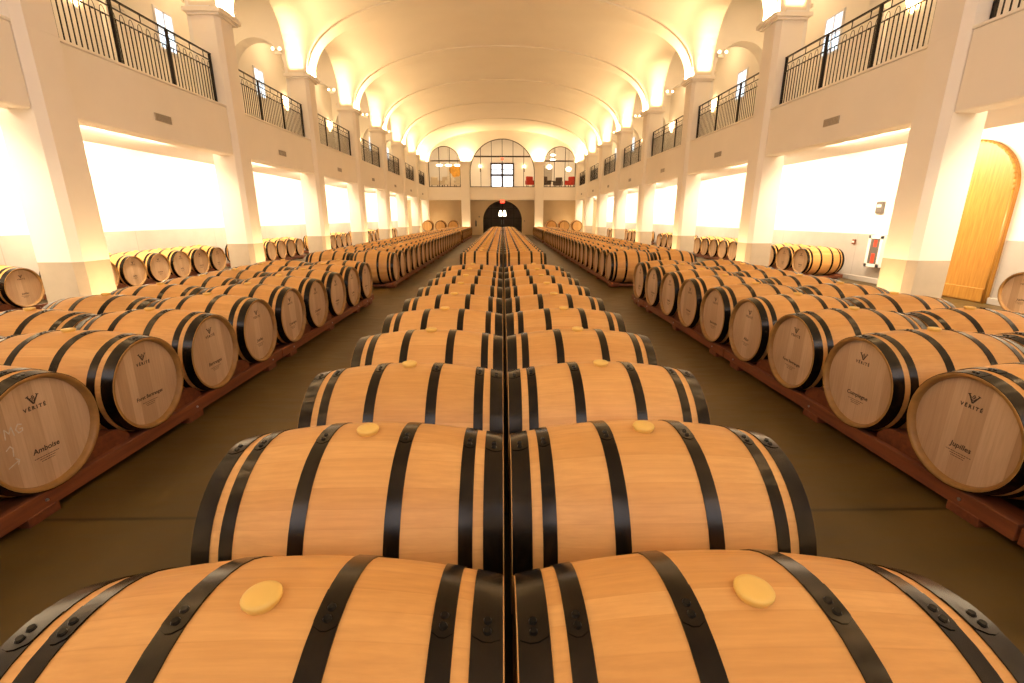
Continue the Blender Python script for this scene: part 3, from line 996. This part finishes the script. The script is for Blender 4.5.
# exit signs
def exit_sign(loc, s, label):
    r = empty('exit_sign', loc); tag(r, label, 'sign')
    bm = bmesh.new(); box(bm, -.17*s, .17*s, -.03, 0, -.1*s, .1*s, bev=.006); obj('housing', bm, M['exit'], r)
    cu = bmesh.new(); text_mesh(cu, 'EXIT', .17*s, 0, 0)
    # turn the letters to face -Y
    for v in cu.verts: v.co = Vector((v.co.y, -.034, v.co.z))
    obj('lettering', cu, M['white_box'], r)
exit_sign((0, YL-.02, Z(1.30)), 1.15, 'red EXIT sign over the dark arched doorway of the far wall')
exit_sign((0, YF+.05, Z(4.72)), .8, 'small red EXIT sign hanging in the central arched window')

# furniture of the upper room
def table(x, y, label):
    r = empty('round_table', (x, y, BF)); tag(r, label, 'table')
    bm = bmesh.new(); bmesh.ops.create_cone(bm, cap_ends=True, segments=28, radius1=.5, radius2=.5, depth=.04, matrix=Matrix.Translation((0, 0, .74))); obj('tabletop', bm, M['furn_dark'], r)
    bm = bmesh.new(); revolve(bm, [(0, .26), (.03, .25), (.06, .05), (.72, .04)], 16, axis='z'); obj('pedestal', bm, M['furn_dark'], r)
def armchair(x, y, rz, m, label):
    r = empty('armchair', (x, y, BF), rz); tag(r, label, 'chair')
    bm = bmesh.new(); box(bm, -.3, .3, -.3, .3, .28, .46, bev=.04); obj('seat', bm, m, r)
    bm = bmesh.new(); box(bm, -.32, .32, .22, .34, .3, 1.0, bev=.05); obj('backrest', bm, m, r)
    for sx in (-1, 1):
        bm = bmesh.new(); box(bm, sx*.34-.05, sx*.34+.05, -.28, .3, .3, .66, bev=.03); obj('armrest', bm, m, r)
        for sy in (-1, 1):
            bm = bmesh.new(); box(bm, sx*.26-.025, sx*.26+.025, sy*.24-.025, sy*.24+.025, 0, .29); obj('leg', bm, M['furn_dark'], r)
table(4.45, 44.6, 'round dark table behind the right arched window')
armchair(3.85, 42.3, .5, M['furn_dark'], 'dark armchair behind the right arched window, by its left edge')
armchair(5.0, 43.2, -.4, M['furn_dark'], 'dark armchair behind the middle of the right arched window')
armchair(5.95, 42.4, -.7, M['red_cloth'], 'red armchair in the right corner of the right arched window')
armchair(2.45, 42.2, .2, M['red_cloth'], 'red armchair at the right edge of the central arched window')
table(-5.6, 44.8, 'round dark table behind the left arched window')
armchair(-6.0, 42.8, .2, M['furn_cream'], 'cream armchair behind the left arched window, by its left edge')
armchair(-5.2, 42.6, -.5, M['furn_cream'], 'cream armchair behind the middle of the left arched window')
armchair(-3.9, 42.5, -.2, M['furn_cream'], 'cream armchair behind the right part of the left arched window')
# stepped plinth, painting, ceiling lamps
r = empty('staircase', (-4.0, 44.2, BF)); tag(r, 'pale stepped staircase behind the left arched window', 'stairs')
for k in range(6):
    bm = bmesh.new(); box(bm, -.9+k*.25, .6+.0, -.5, .5, k*0, .0001+.16*(6-k) if False else .16*(6-k)); bm.free()
for k in range(6):
    bm = bmesh.new(); box(bm, -1.0+k*.26, -1.0+(k+1)*.26, -.5, .5, 0, 1.15-.19*k, bev=.01); obj('step', bm, M['furn_cream'], r)
r = empty('painting', (-4.45, YR-.02, Z(4.2))); tag(r, 'orange abstract painting on the wall behind the left arched window', 'painting')
bm = bmesh.new(); box(bm, -.8, .8, -.03, 0, -.75, .65, bev=.01); obj('canvas', bm, M['paper'], r)
bm = bmesh.new()
for (cx_, cz_, rr) in ((-.22, .12, .42), (.28, .2, .36), (0, -.2, .4)):
    bm.faces.new([bm.verts.new((cx_+rr*math.cos(2*PI*k/20), -.034-.001*abs(cx_)*10, cz_+rr*.9*math.sin(2*PI*k/20))) for k in range(20)])
obj('painted_shape', bm, M['painting'], r)
r = empty('painting', (4.1, YR-.02, Z(3.9))); tag(r, 'pale grey landscape painting on the wall behind the right arched window', 'painting')
bm = bmesh.new(); box(bm, -.7, .7, -.03, 0, -.6, .6, bev=.01); obj('canvas', bm, M['vent'], r)
for k, (x, y, z) in enumerate(((-5.6, 43.4, 4.45), (-4.8, 43.4, 4.45), (-4.0, 43.4, 4.45))):
    r = empty('pendant_lamp', (x, y, Z(z))); tag(r, 'white pendant lamp behind the left arched window, %s from the left' % ORD[k], 'lamp', 'pendant lamps behind the left window')
    bm = bmesh.new(); bmesh.ops.create_uvsphere(bm, u_segments=14, v_segments=8, radius=.2, matrix=Matrix.Diagonal((1.5, 1, .5, 1))); obj('globe', bm, M['lamp_soft'], r, smooth=True)
    bm = bmesh.new(); tube(bm, [(0, 0, .05), (0, 0, 7.25-z)], .01, 6); obj('rod', bm, M['iron'], r)
for k, (x, y, z) in enumerate(((4.55, 43.6, 5.35), (4.55, 43.6, 4.95), (5.9, 43.0, 4.1), (4.2, 43.2, 4.3))):
    r = empty('pendant_lamp', (x, y, Z(z))); tag(r, ['white disc lamp, upper of the pair in the right arched window', 'white disc lamp, lower of the pair in the right arched window',
        'white globe lamp at right side of the right arched window', 'white globe lamp at left side of the right arched window'][k], 'lamp')
    bm = bmesh.new(); bmesh.ops.create_uvsphere(bm, u_segments=16, v_segments=8, radius=.24, matrix=Matrix.Diagonal((1, 1, .35 if k < 2 else .8, 1))); obj('globe', bm, M['lamp_soft'], r, smooth=True)
    bm = bmesh.new(); tube(bm, [(0.0, 0, .05 if k != 1 else .08), (0.0, 0, 7.25-z if k != 1 else .3)], .01, 6); obj('rod', bm, M['iron'], r)

# dark room behind the arched doorway and its steel doors
bm = bmesh.new()
for a in ((-3, -2.9, YL+.25, 46.2, 0, LB), (2.9, 3, YL+.25, 46.2, 0, LB), (-3, 3, 46.2, 46.3, 0, LB), (-3, 3, YL+.25, 46.3, LB-.05, LB-.001)): box(bm, *a)
tag(obj('wall_back_lower', bm, M['darkroom']), kind='structure')
bm = bmesh.new(); yd = YL+.1; fn = dopen[0][3]; n = 30
path = [(-1.70, 0), (-1.70, Z(-.28))]+[(-1.70*math.cos(PI*k/n), Z(-.28)+1.64*math.sin(PI*k/n)) for k in range(1, n)]+[(1.70, Z(-.28)), (1.70, 0)]
for a, b in zip(path[:-1], path[1:]): tube(bm, [(a[0], yd, a[1]), (b[0], yd, b[1])], .05, 6)
for xb in (-1.0, 0, 1.0): box(bm, xb-.045, xb+.045, yd-.04, yd+.04, 0, fn(xb))
for zb in (Z(.72), Z(-.1)): 
    hw = 1.70*math.sqrt(max(0, 1-((zb-Z(-.28))/1.64)**2)) if zb > Z(-.28) else 1.70
    box(bm, -hw, hw, yd-.04, yd+.04, zb-.035, zb+.035)
dr = tag(obj('door_2', bm, M['steel']), kind='structure')
bm = bmesh.new(); bm.faces.new([bm.verts.new((a, yd+.045, b)) for a, b in path]); obj('pane', bm, M['glass'], dr)
for k in (-1, 1):
    bm = bmesh.new(); tube(bm, [(k*.1, yd-.06, .9), (k*.1, yd-.06, 1.3)], .015, 6); obj('door_handle', bm, M['bolt'], dr)
r = empty('chandelier', (0, 43.2, Z(.33))); tag(r, 'twin-shade white pendant lamp seen through the dark arched doorway', 'lamp')
for k in (-1, 1):
    bm = bmesh.new(); revolve(bm, [(-.25, .17), (.05, .13), (.25, .06)], 16, axis='z'); disc(bm, -.25, .17, 16, axis='z')
    for v in bm.verts: v.co.x += k*.18
    obj('lamp_shade', bm, M['lamp_soft'], r)
bm = bmesh.new(); tube(bm, [(-.18, 0, .25), (.18, 0, .25)], .015, 6); tube(bm, [(0, 0, .25), (0, 0, LB-.05-Z(.33))], .012, 6); obj('rod', bm, M['iron'], r)

# big casks against the far lower wall
CASK = FARMESH.copy(); CASK.materials[2] = M['head_warm']; CASK.materials[0] = M['stave']
for side in (-1, 1):
    sn = 'left' if side < 0 else 'right'
    for k, x in enumerate((4.14, 5.22, 6.30)):
        r = place_barrel(side*x, 40.0, -PI/2, 3, 'large cask in the %s recess of the far wall, %s from the pillar' % (sn, ORD[k]), 'large casks in the far wall recesses', z=Z(-.74))
        r.scale = (1.15, 1.36, 1.36); r.name = 'large_cask'; r.data = CASK
    r = empty('cask_rack', (side*5.03, 40.0, 0)); tag(r, 'timber rack under the large casks in the %s far recess' % sn, 'rack')
    for yy in (-.38, .38):
        bm = bmesh.new(); box(bm, -1.6, 1.6, yy-.05, yy+.05, .12, .33, bev=.005); obj('beam', bm, M['rack_x'], r)
        for xx in (-1.5, 0, 1.5):
            bm = bmesh.new(); box(bm, xx-.06, xx+.06, yy-.05, yy+.05, 0, .12); obj('foot', bm, M['rack'], r)
# small fixtures on the far lower wall
for x, z, w, h, nm, lab in ((-2.05, .02, .13, .12, 'wall_switch', 'dark switch plate on far wall, left of the arched doorway'),
                            (1.95, -.35, .09, .12, 'wall_switch', 'dark switch plate on far wall, right of the arched doorway')):
    r = empty(nm, (x, YL, Z(z))); tag(r, lab, 'switch')
    bm = bmesh.new(); box(bm, -w/2, w/2, -.03, 0, -h/2, h/2, bev=.005); obj('plate', bm, M['grey'], r)
    bm = bmesh.new(); box(bm, -.012, .012, -.045, -.028, -.02, .02); obj('toggle', bm, M['white_box'], r)
r = empty('fire_extinguisher', (-2.35, YL-.13, Z(-.55))); tag(r, 'fire extinguisher hanging on far wall left of the arched doorway', 'extinguisher')
bm = bmesh.new(); revolve(bm, [(-.25, .02), (-.25, .075), (.16, .08), (.22, .05), (.25, .03)], 14, axis='z'); obj('cylinder', bm, M['grey'], r)
bm = bmesh.new(); box(bm, -.02, .02, -.09, .03, .25, .32); obj('valve', bm, M['furn_dark'], r)

# ------------------------------------------------------------------ oak door, fire cabinet, alarm on the right wall
yc, hw, zs, rise = 9.0, .93, Z(.45), .92
bm = bmesh.new(); n = 32
path = [(yc-hw, 0), (yc-hw, zs)]+[(yc-hw*math.cos(PI*k/n), zs+rise*math.sin(PI*k/n)) for k in range(1, n)]+[(yc+hw, zs), (yc+hw, 0)]
a = [bm.verts.new((XW-.10, y, z)) for y, z in path]; b = [bm.verts.new((XW, y, z)) for y, z in path]
bm.faces.new(a)
for k in range(len(path)-1): bm.faces.new((a[k], a[k+1], b[k+1], b[k]))
dr = tag(obj('door_3', bm, M['door_oak']), kind='structure')
bm = bmesh.new()
for (p, q) in zip(path[:-1], path[1:]): tube(bm, [(XW-.10, p[0], p[1]), (XW-.10, q[0], q[1])], .022, 6)
obj('door_frame', bm, M['door_oak'], dr)
bm = bmesh.new(); tube(bm, [(XW-.12, yc+.04, 0.12), (XW-.12, yc+.04, zs+rise-.02)], .008, 5); obj('door_seam', bm, M['door_oak'], dr)
bm = bmesh.new(); box(bm, XW-.125, XW-.10, yc-hw+.02, yc+hw-.02, .02, .26, bev=.006); obj('kick_rail', bm, M['door_oak'], dr)
bm = bmesh.new(); tube(bm, [(XW-.16, yc+.12, 1.0), (XW-.16, yc+.12, 1.25)], .012, 6); obj('door_handle', bm, M['iron'], dr)

r = empty('extinguisher_cabinet', (XW-.03, 10.72, Z(-.78))); tag(r, 'white fire extinguisher cabinet on the right wall beside the nearest pillar', 'cabinet')
bm = bmesh.new(); w_, h_ = .21, .36
for (ya, yb, za, zb) in ((-w_, -w_+.07, -h_, h_), (w_-.07, w_, -h_, h_), (-w_, w_, -h_, -h_+.07), (-w_, w_, h_-.07, h_)): box(bm, -.15, -.13, ya, yb, za, zb)
obj('door_frame', bm, M['white_box'], r)
bm = bmesh.new(); box(bm, -.13, 0, -w_, w_, -h_, h_); obj('cabinet_box', bm, M['white_box'], r)
bm = bmesh.new(); box(bm, -.134, -.131, -w_+.07, w_-.07, -h_+.07, h_-.07); obj('window', bm, M['grey'], r)
bm = bmesh.new(); box(bm, -.137, -.1345, -.05, .05, -.27, -.05); box(bm, -.137, -.1345, -.05, .05, .10, .26); obj('extinguisher', bm, M['red'], r)
r = empty('alarm_box', (XW, 10.95, Z(.22))); tag(r, 'grey alarm box on the right wall above the fire cabinet', 'alarm')
bm = bmesh.new(); box(bm, -.07, 0, -.1, .1, -.13, .13, bev=.01); obj('housing', bm, M['grey'], r)
bm = bmesh.new(); box(bm, -.078, -.07, -.06, .06, .0, .06); obj('lens', bm, M['white_box'], r)
r = empty('call_point', (XW-.03, 11.55, Z(-.60))); tag(r, 'small tan call point on the right wall left of the fire cabinet', 'alarm')
bm = bmesh.new(); box(bm, -.035, 0, -.05, .05, -.06, .06, bev=.006); obj('housing', bm, M['rack'], r)
bm = bmesh.new(); box(bm, -.042, -.035, -.03, .03, -.02, .02); obj('handle', bm, M['white_box'], r)

# ------------------------------------------------------------------ camera, world, view
cd = bpy.data.cameras.new('camera'); cam = bpy.data.objects.new('camera', cd); COL.objects.link(cam)
cd.sensor_width = 36; cd.lens = 455/1024*36; cd.clip_start = .05; cd.clip_end = 200
pit = math.radians(15.303); yaw = math.radians(1.154)
cam.location = (0, 0, ZC); cam.rotation_euler = (PI/2-pit, 0, -yaw)
scene.camera = cam
w = bpy.data.worlds.new('world'); scene.world = w; w.use_nodes = True
w.node_tree.nodes['Background'].inputs[0].default_value = (.8, .85, 1, 1)
w.node_tree.nodes['Background'].inputs[1].default_value = .3
vs = scene.view_settings; vs.view_transform = 'Standard'; vs.look = 'None'; vs.gamma = 1; vs.use_curve_mapping = False
vs.exposure = 0.36
scene.cycles.use_denoising = True
scene.cycles.max_bounces = 8; scene.cycles.diffuse_bounces = 5; scene.cycles.glossy_bounces = 3
scene.cycles.transmission_bounces = 4; scene.cycles.transparent_max_bounces = 4
scene.cycles.sample_clamp_indirect = 4
